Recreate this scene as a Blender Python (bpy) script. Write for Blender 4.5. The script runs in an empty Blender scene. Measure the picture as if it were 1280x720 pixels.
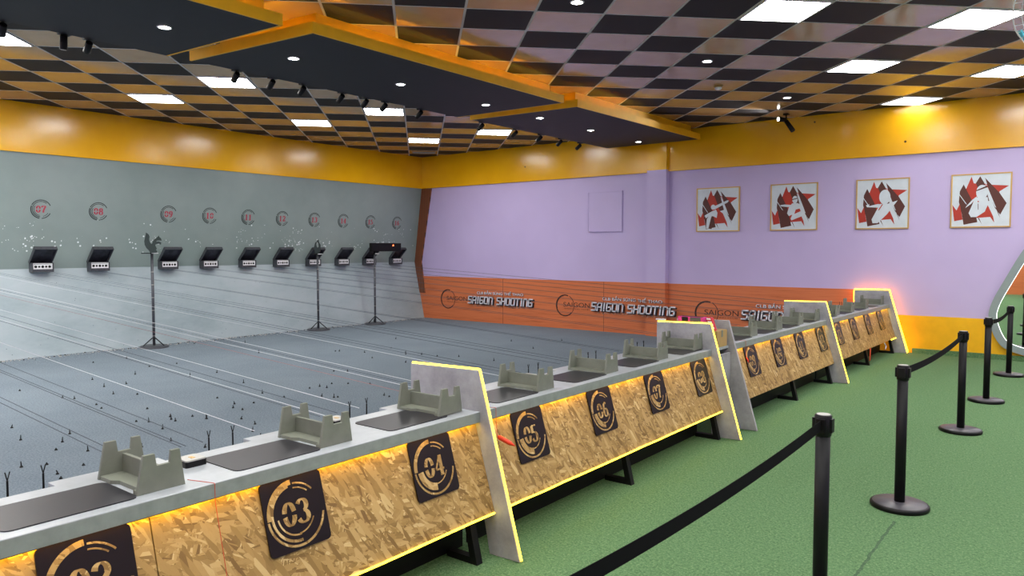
import bpy, bmesh, math, random
from mathutils import Vector, Matrix
random.seed(7)
C = bpy.context.scene.collection
PI = math.pi
W = 13.2       # inner face of the end wall
ZC = 3.93      # ceiling height
ZR = -0.05     # range floor

# ------------------------------------------------------------------ materials
def srgb(r, g, b):
    f = lambda c: (c/12.92 if c <= .04045 else ((c+.055)/1.055)**2.4)
    return (f(r/255), f(g/255), f(b/255), 1)

class NT:
    def __init__(s, name):
        s.m = bpy.data.materials.new(name); s.m.use_nodes = True
        s.t = s.m.node_tree; s.b = s.t.nodes['Principled BSDF']
    def n(s, typ, **kw):
        x = s.t.nodes.new(typ)
        for k, v in kw.items():
            if k.startswith('i_'):
                key = k[2:]
                key = int(key) if key.isdigit() else key.replace('_', ' ')
                x.inputs[key].default_value = v
            else: setattr(x, k, v)
        return x
    def l(s, a, b): s.t.links.new(a, b)
    def pos(s, scale=(1,1,1), rot=(0,0,0), obj=False):
        tc = s.n('ShaderNodeTexCoord').outputs['Object'] if obj else s.n('ShaderNodeNewGeometry').outputs['Position']
        mp = s.n('ShaderNodeMapping'); mp.inputs['Scale'].default_value = scale; mp.inputs['Rotation'].default_value = rot
        s.l(tc, mp.inputs['Vector']); return mp.outputs['Vector']
    def ramp(s, fac, stops, interp='LINEAR'):
        r = s.n('ShaderNodeValToRGB'); r.color_ramp.interpolation = interp
        e = r.color_ramp.elements
        while len(e) < len(stops): e.new(.5)
        for i, (p, c) in enumerate(stops):
            e[i].position = p; e[i].color = c if hasattr(c, '__len__') else (c, c, c, 1)
        s.l(fac, r.inputs['Fac']); return r.outputs['Color']
    def mix(s, fac, a, b, blend='MIX'):
        x = s.n('ShaderNodeMix', data_type='RGBA', blend_type=blend)
        for inp, v in ((x.inputs[0], fac), (x.inputs[6], a), (x.inputs[7], b)):
            if hasattr(v, 'is_output') or hasattr(v, 'links'): s.l(v, inp)
            else: inp.default_value = v
        return x.outputs[2]
    def math(s, op, a, b=0.0, c=None):
        x = s.n('ShaderNodeMath', operation=op)
        for i, v in enumerate((a, b) if c is None else (a, b, c)):
            if hasattr(v, 'links'): s.l(v, x.inputs[i])
            else: x.inputs[i].default_value = v
        return x.outputs[0]
    def noise(s, vec, scale, detail=4, rough=.55):
        x = s.n('ShaderNodeTexNoise'); x.inputs['Scale'].default_value = scale
        x.inputs['Detail'].default_value = detail; x.inputs['Roughness'].default_value = rough
        s.l(vec, x.inputs['Vector']); return x.outputs['Fac']
    def bump(s, h, strength=.3, dist=.01):
        x = s.n('ShaderNodeBump'); x.inputs['Strength'].default_value = strength; x.inputs['Distance'].default_value = dist
        s.l(h, x.inputs['Height']); s.l(x.outputs['Normal'], s.b.inputs['Normal'])
    def set(s, col=None, rough=None, spec=None, metal=None, coat=None):
        if col is not None:
            if hasattr(col, 'links'): s.l(col, s.b.inputs['Base Color'])
            else: s.b.inputs['Base Color'].default_value = col
        if rough is not None: s.b.inputs['Roughness'].default_value = rough
        if spec is not None: s.b.inputs['Specular IOR Level'].default_value = spec
        if metal is not None: s.b.inputs['Metallic'].default_value = metal
        if coat is not None:
            s.b.inputs['Coat Weight'].default_value = coat; s.b.inputs['Coat Roughness'].default_value = .12
        return s.m

def plain(name, c, rough=.5, spec=.4, metal=0, var=.06, scale=6):
    t = NT(name); v = t.pos()
    f = t.noise(v, scale)
    a = tuple(min(1, x*(1-var)) for x in c[:3])+(1,); b = tuple(min(1, x*(1+var)) for x in c[:3])+(1,)
    return t.set(t.ramp(f, [(.3, a), (.7, b)]), rough, spec, metal)

def emit(name, c, s):
    t = NT(name); t.b.inputs['Base Color'].default_value = (0, 0, 0, 1)
    t.b.inputs['Emission Color'].default_value = c; t.b.inputs['Emission Strength'].default_value = s
    return t.m

YEL = srgb(238, 176, 12); LIL = srgb(186, 166, 214); ORG = srgb(196, 98, 46)
M = {}
# glossy yellow band paint with joints and small specks
t = NT('yellow_gloss'); v = t.pos()
f = t.noise(v, 1.2, 3)
col = t.ramp(f, [(.3, srgb(228, 165, 8)), (.7, srgb(240, 180, 16))])
vo = t.n('ShaderNodeTexVoronoi', feature='F1'); vo.inputs['Scale'].default_value = 1.7; t.l(v, vo.inputs['Vector'])
sp = t.ramp(vo.outputs['Distance'], [(.0, 1.0), (.028, 1.0), (.034, 0.0)])
col = t.mix(sp, col, srgb(70, 45, 10))
t.bump(t.noise(v, .9, 2), .25, .05)
M['yellow'] = t.set(col, .2, .5)
M['yellow_matte'] = plain('yellow_paint', srgb(240, 180, 22), .5, .35)
# lilac wall
t = NT('lilac_wall'); v = t.pos()
t.bump(t.noise(v, 60, 3), .05, .003)
M['lilac'] = t.set(t.ramp(t.noise(v, .8, 3), [(.3, srgb(190, 174, 216)), (.7, srgb(198, 182, 224))]), .45, .4)
# orange wood-look wainscot with fine horizontal grain
t = NT('orange_wood'); v = t.pos((1.1, 1.1, 34))
g = t.noise(v, 1.4, 6, .65)
col = t.ramp(g, [(.28, srgb(168, 84, 46)), (.42, srgb(206, 112, 66)), (.75, srgb(220, 128, 80))])
M['orange'] = t.set(col, .42, .4)
# target wall, upper and lower
def chips(t, v, base, lo, hi):
    vo = t.n('ShaderNodeTexVoronoi', feature='F1'); vo.inputs['Scale'].default_value = 15; t.l(v, vo.inputs['Vector'])
    sp = t.ramp(vo.outputs['Distance'], [(.0, 1.0), (.2, 1.0), (.26, 0.0)])
    rnd = t.math('GREATER_THAN', t.n_sep(vo.outputs['Color']), .62)
    mask = t.noise(v, 1.9, 3)
    mk = t.math('GREATER_THAN', mask, .47)
    xyz = t.n('ShaderNodeSeparateXYZ'); t.l(v, xyz.inputs[0])
    z1 = t.math('GREATER_THAN', xyz.outputs[2], lo); z2 = t.math('LESS_THAN', xyz.outputs[2], hi)
    yy = t.math('FRACT', t.math('DIVIDE', t.math('SUBTRACT', xyz.outputs[1], 4.36), .805))
    near = t.math('LESS_THAN', t.math('ABSOLUTE', t.math('SUBTRACT', yy, .48)), .36)
    m = t.math('MULTIPLY', t.math('MULTIPLY', z1, z2), t.math('MULTIPLY', sp, t.math('MULTIPLY', rnd, mk)))
    m = t.math('MULTIPLY', m, near)
    vb = t.n('ShaderNodeTexVoronoi', feature='F1'); vb.inputs['Scale'].default_value = 34; t.l(v, vb.inputs['Vector'])
    sb = t.math('LESS_THAN', vb.outputs['Distance'], .27)
    sb = t.math('MULTIPLY', sb, t.math('GREATER_THAN', t.n_sep(vb.outputs['Color']), .66))
    sb = t.math('MULTIPLY', sb, t.math('GREATER_THAN', t.noise(v, 2.3, 4), .6))
    sb = t.math('MULTIPLY', sb, t.math('GREATER_THAN', xyz.outputs[2], 1.62))
    m = t.math('MAXIMUM', m, t.math('MULTIPLY', sb, t.math('LESS_THAN', xyz.outputs[2], 2.12)))
    return t.mix(m, base, srgb(225, 232, 234))
def n_sep(self, colr):
    x = self.n('ShaderNodeSeparateColor'); self.l(colr, x.inputs[0]); return x.outputs[0]
NT.n_sep = n_sep
t = NT('target_wall_upper'); v = t.pos()
col = t.ramp(t.noise(v, .7, 5, .6), [(.35, srgb(130, 145, 142)), (.65, srgb(143, 156, 153))])
col = chips(t, v, col, 1.6, 2.15)
M['wall_up'] = t.set(col, .4, .4)
t = NT('target_wall_lower'); v = t.pos((1, .5, 1))
v2 = t.pos()
col = t.ramp(t.noise(v, 1.3, 6, .65), [(.3, srgb(142, 158, 163)), (.5, srgb(162, 176, 181)), (.75, srgb(178, 188, 193))])
vo = t.n('ShaderNodeTexVoronoi', feature='F1'); vo.inputs['Scale'].default_value = 9; t.l(v2, vo.inputs['Vector'])
col = t.mix(t.ramp(vo.outputs['Distance'], [(0, 1.0), (.05, 1.0), (.07, 0.0)]), col, srgb(110, 118, 124))
M['wall_lo'] = t.set(col, .35, .4)
# range floor carpet
t = NT('range_carpet'); v = t.pos()
a = t.ramp(t.noise(v, 1.1, 5, .6), [(.3, srgb(100, 112, 123)), (.7, srgb(119, 131, 141))])
b = t.noise(v, 60, 2, .7)
col = t.mix(.45, a, t.ramp(b, [(.35, srgb(92, 104, 114)), (.65, srgb(142, 155, 165))]))
vo = t.n('ShaderNodeTexVoronoi', feature='F1'); vo.inputs['Scale'].default_value = 16; t.l(v, vo.inputs['Vector'])
sp = t.ramp(vo.outputs['Distance'], [(0, 1.0), (.05, 1.0), (.08, 0.0)])
xyz = t.n('ShaderNodeSeparateXYZ'); t.l(v, xyz.inputs[0])
edge = t.math('LESS_THAN', t.math('ADD', xyz.outputs[0], t.math('MULTIPLY', t.noise(v, 3, 3), .8)), -11.9)
col = t.mix(t.math('MULTIPLY', sp, .55), col, srgb(150, 160, 168))
vo2 = t.n('ShaderNodeTexVoronoi', feature='F1'); vo2.inputs['Scale'].default_value = 34; t.l(v, vo2.inputs['Vector'])
sp2 = t.ramp(vo2.outputs['Distance'], [(0, 1.0), (.16, 1.0), (.24, 0.0)])
col = t.mix(t.math('MULTIPLY', sp2, t.math('MULTIPLY', edge, .6)), col, srgb(190, 196, 200))
t.bump(t.noise(v, 120, 3, .7), .5, .01)
M['range'] = t.set(col, .95, .15)
# turf
t = NT('artificial_turf'); v = t.pos()
vs = t.pos((1, 1, 1), (0, 0, .6))
b1 = t.noise(v, 75, 3, .85); b2 = t.noise(vs, 30, 4, .75); b3 = t.noise(v, 2.2, 4)
c1 = t.ramp(b1, [(.36, srgb(46, 80, 46)), (.51, srgb(98, 138, 90)), (.66, srgb(172, 198, 146))])
c2 = t.ramp(b2, [(.3, srgb(72, 110, 72)), (.7, srgb(122, 158, 112))])
col = t.mix(.5, c1, c2)
col = t.mix(t.math('MULTIPLY', b3, .35), col, srgb(108, 146, 106))
xyz = t.n('ShaderNodeSeparateXYZ'); t.l(v, xyz.inputs[0])
wob = t.math('MULTIPLY', t.math('SUBTRACT', t.noise(v, 9, 3), .5), .03)
sd = t.math('ABSOLUTE', t.math('ADD', t.math('ADD', xyz.outputs[0], .86), wob))
seam = t.math('MULTIPLY', t.math('LESS_THAN', sd, .008), t.math('LESS_THAN', xyz.outputs[1], 4.9))
seam = t.math('MULTIPLY', seam, .5)
col = t.mix(seam, col, srgb(48, 62, 62))
t.bump(t.math('ADD', b1, t.math('MULTIPLY', b2, .8)), .9, .02)
M['turf'] = t.set(col, .9, .15)
# ceiling tiles
t = NT('ceiling_tiles')
v = t.pos((1, 1, 1), (0, 0, -PI/4))    # x' = (X+Y)/sqrt2 = u ; y' = (Y-X)/sqrt2 = v
xyz = t.n('ShaderNodeSeparateXYZ'); t.l(v, xyz.inputs[0])
U0, PU, V0, PV = .45, .672, 6.46, .632
u = t.math('DIVIDE', t.math('SUBTRACT', xyz.outputs[0], U0), PU)
w = t.math('DIVIDE', t.math('SUBTRACT', xyz.outputs[1], V0), PV)
fu = t.math('FLOOR', u); fw = t.math('FLOOR', w)
par = t.math('FLOORED_MODULO', t.math('ADD', fu, fw), 2)
isdark = t.math('GREATER_THAN', par, .5)
du = t.math('ABSOLUTE', t.math('SUBTRACT', t.math('SUBTRACT', u, fu), .5))
dw = t.math('ABSOLUTE', t.math('SUBTRACT', t.math('SUBTRACT', w, fw), .5))
line = t.math('GREATER_THAN', t.math('MAXIMUM', du, dw), .482)
vn = t.pos()
tan = t.ramp(t.noise(vn, 3, 4), [(.3, srgb(178, 138, 98)), (.7, srgb(188, 148, 108))])
col = t.mix(isdark, tan, srgb(38, 38, 43))
col = t.mix(line, col, srgb(186, 180, 175))
t.set(col, .2, .7)
t.l(t.math('ADD', .11, t.math('MULTIPLY', t.math('MAXIMUM', line, isdark), .45)), t.b.inputs['Roughness'])
t.l(t.math('SUBTRACT', .8, t.math('MULTIPLY', t.math('MAXIMUM', line, isdark), .68)), t.b.inputs['Specular IOR Level'])
M['ceiling'] = t.m
M['black_soffit'] = plain('black_soffit', srgb(37, 38, 46), .6, .25)
# OSB
t = NT('strand_board')
cols = None
for k, (ang, off) in enumerate(((.35, 0), (1.15, 3.1), (-.9, 7.7), (1.75, 12.3), (2.65, 21.3))):
    mp = t.n('ShaderNodeMapping'); mp.inputs['Rotation'].default_value = (ang, 0, 0)
    mp.inputs['Scale'].default_value = (3, (84, 62, 100, 70, 52)[k], (18, 14, 23, 17, 12)[k]); mp.inputs['Location'].default_value = (off, off, off)
    geo = t.n('ShaderNodeNewGeometry')
    rot = t.n('ShaderNodeMapping'); rot.inputs['Rotation'].default_value = (ang, 0, 0)
    t.l(geo.outputs['Position'], rot.inputs['Vector'])
    mp.inputs['Rotation'].default_value = (0, 0, 0)
    t.l(rot.outputs[0], mp.inputs['Vector'])
    vo = t.n('ShaderNodeTexVoronoi', feature='F1'); vo.inputs['Scale'].default_value = 1; t.l(mp.outputs[0], vo.inputs['Vector'])
    c = t.ramp(t.n_sep(vo.outputs['Color']), [(0, srgb(120, 90, 48)), (.3, srgb(152, 120, 68)), (.65, srgb(170, 136, 82)), (.9, srgb(186, 154, 100)), (1, srgb(204, 176, 124))])
    if cols is None: cols = c; h = vo.outputs['Distance']
    else:
        ss = t.n('ShaderNodeSeparateColor'); t.l(vo.outputs['Color'], ss.inputs[0])
        cols = t.mix(t.math('GREATER_THAN', ss.outputs[1], .55), cols, c)
v = t.pos()
cols = t.mix(t.ramp(t.noise(v, 40, 4, .7), [(.62, 0.0), (.72, .55)]), cols, srgb(96, 68, 38))
t.bump(t.noise(v, 50, 3), .25, .004)
M['osb'] = t.set(cols, .5, .35)
# concrete-look laminate
t = NT('concrete_laminate'); v = t.pos()
c = t.ramp(t.noise(v, 5, 8, .7), [(.3, srgb(132, 131, 136)), (.5, srgb(154, 153, 156)), (.7, srgb(174, 173, 176))])
M['concrete'] = t.set(c, .45, .4)
t = NT('worktop_laminate'); v = t.pos()
c = t.ramp(t.noise(v, 4, 7, .7), [(.3, srgb(142, 148, 152)), (.7, srgb(172, 177, 182))])
M['worktop'] = t.set(c, .28, .5)
t = NT('worktop_edge'); v = t.pos()
c = t.ramp(t.noise(v, 8, 7, .7), [(.3, srgb(118, 124, 123)), (.7, srgb(140, 146, 144))])
M['rest'] = plain('grey_painted_board', srgb(112, 116, 104), .5, .35, 0, .1, 14)
M['lip'] = plain('grey_worktop_edging', srgb(134, 140, 137), .4, .4, 0, .12, 20)
M['mat'] = plain('black_mat', srgb(36, 36, 41), .36, .4, 0, .1, 40)
M['black'] = plain('black_plastic', srgb(12, 12, 13), .42, .25)
M['black_metal'] = plain('black_powder_coat', srgb(14, 14, 16), .5, .22)
M['belt'] = plain('black_webbing', srgb(14, 14, 16), .85, .1)
M['plate'] = plain('black_acrylic', srgb(20, 10, 10), .35, .3)
M['base_top'] = plain('dark_grey_plate', srgb(70, 68, 74), .35, .5)
M['cap'] = plain('pale_cap', srgb(170, 170, 165), .4, .5)
M['darkgrey'] = plain('weathered_steel', srgb(74, 76, 82), .4, .5, .3, .2, 30)
M['lid_in'] = plain('pellet_worn_steel', srgb(58, 58, 68), .35, .6, .5, .5, 9)
M['white'] = plain('white_plastic', srgb(225, 226, 228), .4)
M['canvas'] = plain('white_print', srgb(205, 214, 222), .5)
M['red'] = plain('red_ink', srgb(176, 52, 36), .5)
M['brown'] = plain('brown_ink', srgb(84, 42, 34), .5)
M['gold'] = plain('gold_frame', srgb(196, 160, 92), .35, .5, .4)
M['numred'] = plain('faded_red_paint', srgb(172, 60, 78), .5)
M['paintdark'] = plain('dark_stencil_paint', srgb(44, 52, 52), .5)
M['green_metal'] = plain('dark_green_metal', srgb(50, 62, 60), .4, .5, .3)
M['silver'] = plain('silver_letter', srgb(236, 234, 242), .4, .4)
M['letter_shade'] = plain('dark_letter_shade', srgb(48, 42, 50), .5)  # dark tone for the shadow modelled behind the letters
M['ink'] = plain('black_ink', srgb(50, 30, 26), .5)
M['script'] = plain('pale_script', srgb(190, 165, 150), .5)
M['redobj'] = plain('red_plastic', srgb(216, 58, 30), .4)
M['cable_w'] = plain('white_cord', srgb(196, 201, 206), .6)
M['cable_d'] = plain('dark_cord', srgb(66, 74, 84), .7)
M['cable_r'] = plain('dull_red_cord', srgb(150, 110, 112), .7)
M['thread'] = plain('red_thread', srgb(190, 70, 40), .7)
M['pink'] = plain('magenta_print', srgb(196, 54, 130), .4)
M['boxred'] = plain('red_print', srgb(190, 36, 44), .4)
M['card'] = plain('cardboard', srgb(170, 140, 88), .7)
M['teal'] = plain('teal_plastic', srgb(60, 150, 165), .35)
M['mirrorframe'] = plain('grey_frame', srgb(140, 152, 152), .4)
t = NT('mirror_glass'); M['mirror'] = t.set((.86, .9, .88, 1), .02, .5, 1.0)
t = NT('brown_trim'); v = t.pos((1, 1, 1))
wv = t.n('ShaderNodeTexWave', wave_type='BANDS', bands_direction='X'); wv.inputs['Scale'].default_value = 5.5; wv.inputs['Distortion'].default_value = 0
t.l(v, wv.inputs['Vector'])
M['trim'] = t.set(t.ramp(wv.outputs['Fac'], [(.2, srgb(70, 38, 24)), (.6, srgb(140, 80, 46))]), .5)
M['panel_light'] = emit('panel_light_glow', (1, .985, .96, 1), 36)
M['panel_light_dim'] = emit('dimmed_panel_light_glow', (1, .985, .96, 1), 9)  # turned down to keep a hot spot off the yellow band
M['down_light'] = emit('downlight_glow', (1, .97, .92, 1), 70)
M['led'] = emit('yellow_led_glow', (1, .74, .05, 1), 5.5)
M['led_under'] = emit('amber_led_glow', (1, .6, .02, 1), 36)
M['led_orange'] = emit('orange_led_glow', (1, .27, .01, 1), 26)
M['cove'] = emit('cove_led_glow', (1, .68, .06, 1), 20)
M['mirror_led'] = emit('mirror_edge_led', (1, 1, 1, 1), 2.5)
M['red_led'] = emit('red_indicator', (1, .12, .03, 1), 8)
M['spot_glow'] = emit('spot_lens_glow', (1, .96, .88, 1), 6)

# ------------------------------------------------------------------ mesh helpers
class MB:
    def __init__(s): s.bm = bmesh.new(); s.mats = []
    def mi(s, m):
        if m is None: return 0
        if m not in s.mats: s.mats.append(m)
        return s.mats.index(m)
    def poly(s, pts, m=None):
        f = s.bm.faces.new([s.bm.verts.new(p) for p in pts]); f.material_index = s.mi(m); return f
    def prism(s, pts, d, m=None):
        """pts: list of 3-D points (planar loop); d: extrusion vector"""
        d = Vector(d); a = [s.bm.verts.new(p) for p in pts]; b = [s.bm.verts.new(Vector(p)+d) for p in pts]
        n = len(pts); k = s.mi(m); fs = [s.bm.faces.new(a[::-1]), s.bm.faces.new(b)]
        for i in range(n): fs.append(s.bm.faces.new([a[i], a[(i+1) % n], b[(i+1) % n], b[i]]))
        for f in fs: f.material_index = k
        return fs
    def box(s, x0, x1, y0, y1, z0, z1, m=None):
        return s.prism([(x0, y0, z0), (x1, y0, z0), (x1, y1, z0), (x0, y1, z0)], (0, 0, z1-z0), m)
    def tube(s, pts, r, seg=8, m=None, cap=True):
        pts = [Vector(p) for p in pts]; rings = []; k = s.mi(m)
        rr = r if hasattr(r, '__len__') else [r]*len(pts)
        for i, p in enumerate(pts):
            d = (pts[min(i+1, len(pts)-1)]-pts[max(i-1, 0)]).normalized()
            up = Vector((0, 0, 1)) if abs(d.z) < .95 else Vector((1, 0, 0))
            x = d.cross(up).normalized(); y = d.cross(x)
            rings.append([s.bm.verts.new(p+(x*math.cos(a)+y*math.sin(a))*rr[i]) for a in [2*PI*j/seg for j in range(seg)]])
        for a, b in zip(rings, rings[1:]):
            for j in range(seg):
                f = s.bm.faces.new([a[j], a[(j+1) % seg], b[(j+1) % seg], b[j]]); f.material_index = k; f.smooth = seg > 6
        if cap:
            for q in (rings[0][::-1], rings[-1]):
                f = s.bm.faces.new(q); f.material_index = k
    def lathe(s, prof, c=(0, 0, 0), seg=32, m=None):
        """prof: [(r,z)...] around the z axis"""
        k = s.mi(m); rings = []
        for r, z in prof:
            if r < 1e-5: rings.append([s.bm.verts.new((c[0], c[1], c[2]+z))])
            else: rings.append([s.bm.verts.new((c[0]+r*math.cos(2*PI*j/seg), c[1]+r*math.sin(2*PI*j/seg), c[2]+z)) for j in range(seg)])
        for a, b in zip(rings, rings[1:]):
            for j in range(seg):
                q = [a[j % len(a)], a[(j+1) % len(a)], b[(j+1) % len(b)], b[j % len(b)]]
                q2 = []
                for vv in q:
                    if vv not in q2: q2.append(vv)
                if len(q2) > 2:
                    f = s.bm.faces.new(q2); f.material_index = k; f.smooth = True
    def build(s, name, mat, parent=None, bevel=0, fixn=True):
        if fixn: bmesh.ops.recalc_face_normals(s.bm, faces=s.bm.faces)
        me = bpy.data.meshes.new(name); s.bm.to_mesh(me); s.bm.free()
        ms = s.mats if s.mats else []
        if ms:
            for mm in ms: me.materials.append(M[mm])
        else: me.materials.append(M[mat])
        o = bpy.data.objects.new(name, me); C.objects.link(o)
        if parent: o.parent = parent
        if bevel:
            b = o.modifiers.new('bevel', 'BEVEL'); b.width = bevel; b.segments = 2; b.limit_method = 'ANGLE'
        return o

def tag(o, label=None, cat=None, group=None, kind=None):
    if label: o['label'] = label
    if cat: o['category'] = cat
    if group: o['group'] = group
    if kind: o['kind'] = kind
    return o
def empty(name, loc, label=None, cat=None, group=None, rz=0):
    o = bpy.data.objects.new(name, None); C.objects.link(o); o.location = loc; o.rotation_euler = (0, 0, rz)
    o.empty_display_size = .1
    return tag(o, label, cat, group)
def copy_tree(o, parent=None):
    c = o.copy(); C.objects.link(c); c.parent = parent
    for ch in list(o.children): copy_tree(ch, c)
    return c
def structure(name, mb, mat): return tag(mb.build(name, mat), kind='structure')

# ------------------------------------------------------------------ the setting
XR, YB = 3.2, -2.6
m = MB(); m.box(-3.02, XR, YB, W, -.12, 0); structure('floor', m, 'turf')
m = MB(); m.box(-13.6, -3.02, YB, W, -.2, ZR); structure('floor_range', m, 'range')
m = MB(); m.box(-13.6, XR, YB, W+.2, ZC, ZC+.1); structure('ceiling', m, 'ceiling')
# left wall (target wall) bent at the middle
m = MB()
prof = [(-13.07, 3.16), (-13.34, 1.34)]
m.prism([(-13.07, YB, 3.20), (-13.34, YB, 1.34), (-13.55, YB, 1.34), (-13.55, YB, 3.20)], (0, W-YB, 0), 'wall_up')
m.prism([(-13.34, YB, 1.34), (-13.01, YB, -.1), (-13.55, YB, -.1), (-13.55, YB, 1.34)], (0, W-YB, 0), 'wall_lo')
structure('wall_left', m, None)
m = MB(); m.box(-13.55, -13.05, YB, W-.002, 3.16, ZC); structure('trim_1', m, 'yellow')
# end wall: lilac with orange wainscot and a yellow dado on the right
m = MB(); m.box(-13.6, XR, W, W+.2, -.1, ZC+.1); structure('wall_back', m, 'lilac')
m = MB(); m.box(-13.3, -2.72, W-.012, W+.001, ZR, .99)
structure('trim_2', m, 'orange')
m = MB(); m.box(-2.72, XR, W-.01, W+.001, -.0, .60); structure('trim_3', m, 'yellow_matte')
m = MB(); m.box(-13.04, XR, W-.045, W+.001, 3.16, ZC); structure('trim_4', m, 'yellow')
# joints between the wainscot boards
m = MB()
for x in (-10.5, -7.83): m.box(x-.004, x+.004, W-.0135, W-.011, ZR, .985)
structure('trim_5', m, 'ink')
# column
m = MB()
m.box(-6.80, -6.39, W-.13, W, 1.0, 3.19, 'lilac'); m.box(-6.80, -6.39, W-.13, W, ZR, 1.0, 'orange'); m.box(-6.80, -6.39, W-.13, W, 3.19, ZC, 'yellow')
structure('wall_column', m, None)
# brown strip where target wall and end wall meet
m = MB()
m.prism([(-13.07, W-.03, 3.16), (-12.74, W-.03, 3.15), (-13.10, W-.03, 1.34), (-13.33, W-.03, 1.34)], (0, .03, 0))
m.prism([(-13.33, W-.03, 1.34), (-13.10, W-.03, 1.34), (-12.975, W-.03, .57), (-13.2, W-.03, .57)], (0, .03, 0))
structure('trim_6', m, 'trim')
# turf turned up at the wall
m = MB(); m.box(-2.12, XR, W-.05, W-.005, 0, .075); o = structure('trim_7', m, 'turf')
# unseen sides
m = MB(); m.box(XR, XR+.2, YB, W+.2, -.1, ZC+.1); structure('wall_right', m, 'lilac')
m = MB(); m.box(-13.6, XR+.2, YB-.2, YB, -.2, ZC+.1); structure('wall_front', m, 'lilac')
m = MB(); m.box(-3.0, XR, YB, YB+.012, 0, 1.0); structure('trim_8', m, 'orange')
m = MB(); m.box(-13.05, XR, YB, YB+.04, 3.16, ZC); structure('trim_9', m, 'yellow')

# blank square hatch on the lilac wall
m = MB(); m.box(-8.2, -7.42, W-.022, W, 2.03, 2.83)
h = m.build('wall_hatch', 'lilac', bevel=.004); m = MB()
for a in ((-8.212, -8.2, 2.018, 2.842), (-7.42, -7.408, 2.018, 2.842), (-8.2, -7.42, 2.018, 2.03), (-8.2, -7.42, 2.83, 2.842)): m.box(a[0], a[1], W-.03, W, a[2], a[3])
m.build('rim', 'lilac', h)
tag(h, 'square lilac hatch cover flush on the lilac wall left of the column', 'hatch')

# ------------------------------------------------------------------ ceiling lights
def uv(u, v): return ((u-v)/2**.5, (u+v)/2**.5)
def cell(iu, iv, a=.5, b=.5): return uv(.45+.672*(iu+a), 6.46+.632*(iv+b))
A45 = PI/4
def light_panel(iu, iv, label):
    x, y = cell(iu, iv)
    r = empty('ceiling_light_panel', (x, y, ZC), label, 'ceiling light', 'square ceiling light panels', A45)
    hu, hv = .32, .30
    m = MB()
    for a, b, c_, d in ((-hu, hu, -hv, -hv+.014), (-hu, hu, hv-.014, hv), (-hu, -hu+.014, -hv+.014, hv-.014), (hu-.014, hu, -hv+.014, hv-.014)):
        m.box(a, b, c_, d, -.012, .0)
    m.build('frame', 'white', r)
    m = MB(); m.box(-hu+.014, hu-.014, -hv+.014, hv-.014, -.008, .0); m.build('diffuser', 'panel_light_dim' if (iu, iv) == (10, 6) else 'panel_light', r)
PL = {(4, 0): 'square light panel cut by the top edge of the picture, right of the canopy',
 (7, 0): 'square light panel nearest the round fan guard at top right',
 (7, 3): 'square light panel in the middle of the right-hand group, over the fourth queue post',
 (10, 6): 'square light panel nearest the yellow band on the right wall',
 (10, 3): 'square light panel cut by the right edge of the picture',
 (-7, 8): 'square light panel over the left target wall near the wall number 09',
 (-5, 6): 'square light panel behind the canopy spotlight above target 10',
 (-4, 11): 'square light panel nearest the left yellow band, over target 13',
 (-2, 9): 'square light panel behind three black canopy spotlights',
 (-1, 14): 'square light panel closest to the room corner and the ceiling vent',
 (1, 12): 'square light panel behind the front corner of the far canopy section',
 (-8, 3): 'square light panel cut by the left edge of the picture'}
for k, lab in PL.items(): light_panel(k[0], k[1], lab)
def in_view(x, y, z):
    c, s_ = .78891, .61229
    fwd = -s_*x+c*y; right = c*x+s_*y
    return fwd > .3 and abs(right/fwd*920) < 700 and (z-1.65)/fwd*920 < 420
for iu in range(-24, 16):  # unseen panels added on the same lattice to even out the lighting
    for iv in range(-18, 22):
        a = iu % 3 == 1 and iv % 3 == 0; b = iu % 3 == 2 and iv % 3 == 2
        x, y = cell(iu, iv)
        if (a or (b and x < -8.4)) and (iu, iv) not in PL and -12.4 < x < XR-.5 and YB+.5 < y < W-.6 and not (-8.3 < x < -5.2 and y > -.6) and not in_view(x, y, ZC):
            light_panel(iu, iv, 'unseen square light panel added to the tiled ceiling for even lighting')

def downlight(x, y, z, label):
    r = empty('downlight', (x, y, z), label, 'downlight', 'small round downlights')
    m = MB(); m.lathe([(.05, -.001), (.064, -.001), (.067, -.006), (.062, -.012), (.05, -.010), (.05, -.001)]); m.build('rim', 'white', r)
    m = MB(); m.lathe([(.05, 0), (.05, -.006), (0, -.008)]); m.build('lens', 'down_light', r)
for (iu, iv), lab in {(4, 3): 'round downlight in a black tile near the smoke detector', (1, 0): 'round downlight in a black tile at the top edge of the picture',
    (7, 6): 'round downlight in a black tile beside the ceiling spotlight'}.items():
    x, y = cell(iu, iv); downlight(x, y, ZC, lab)

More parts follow.
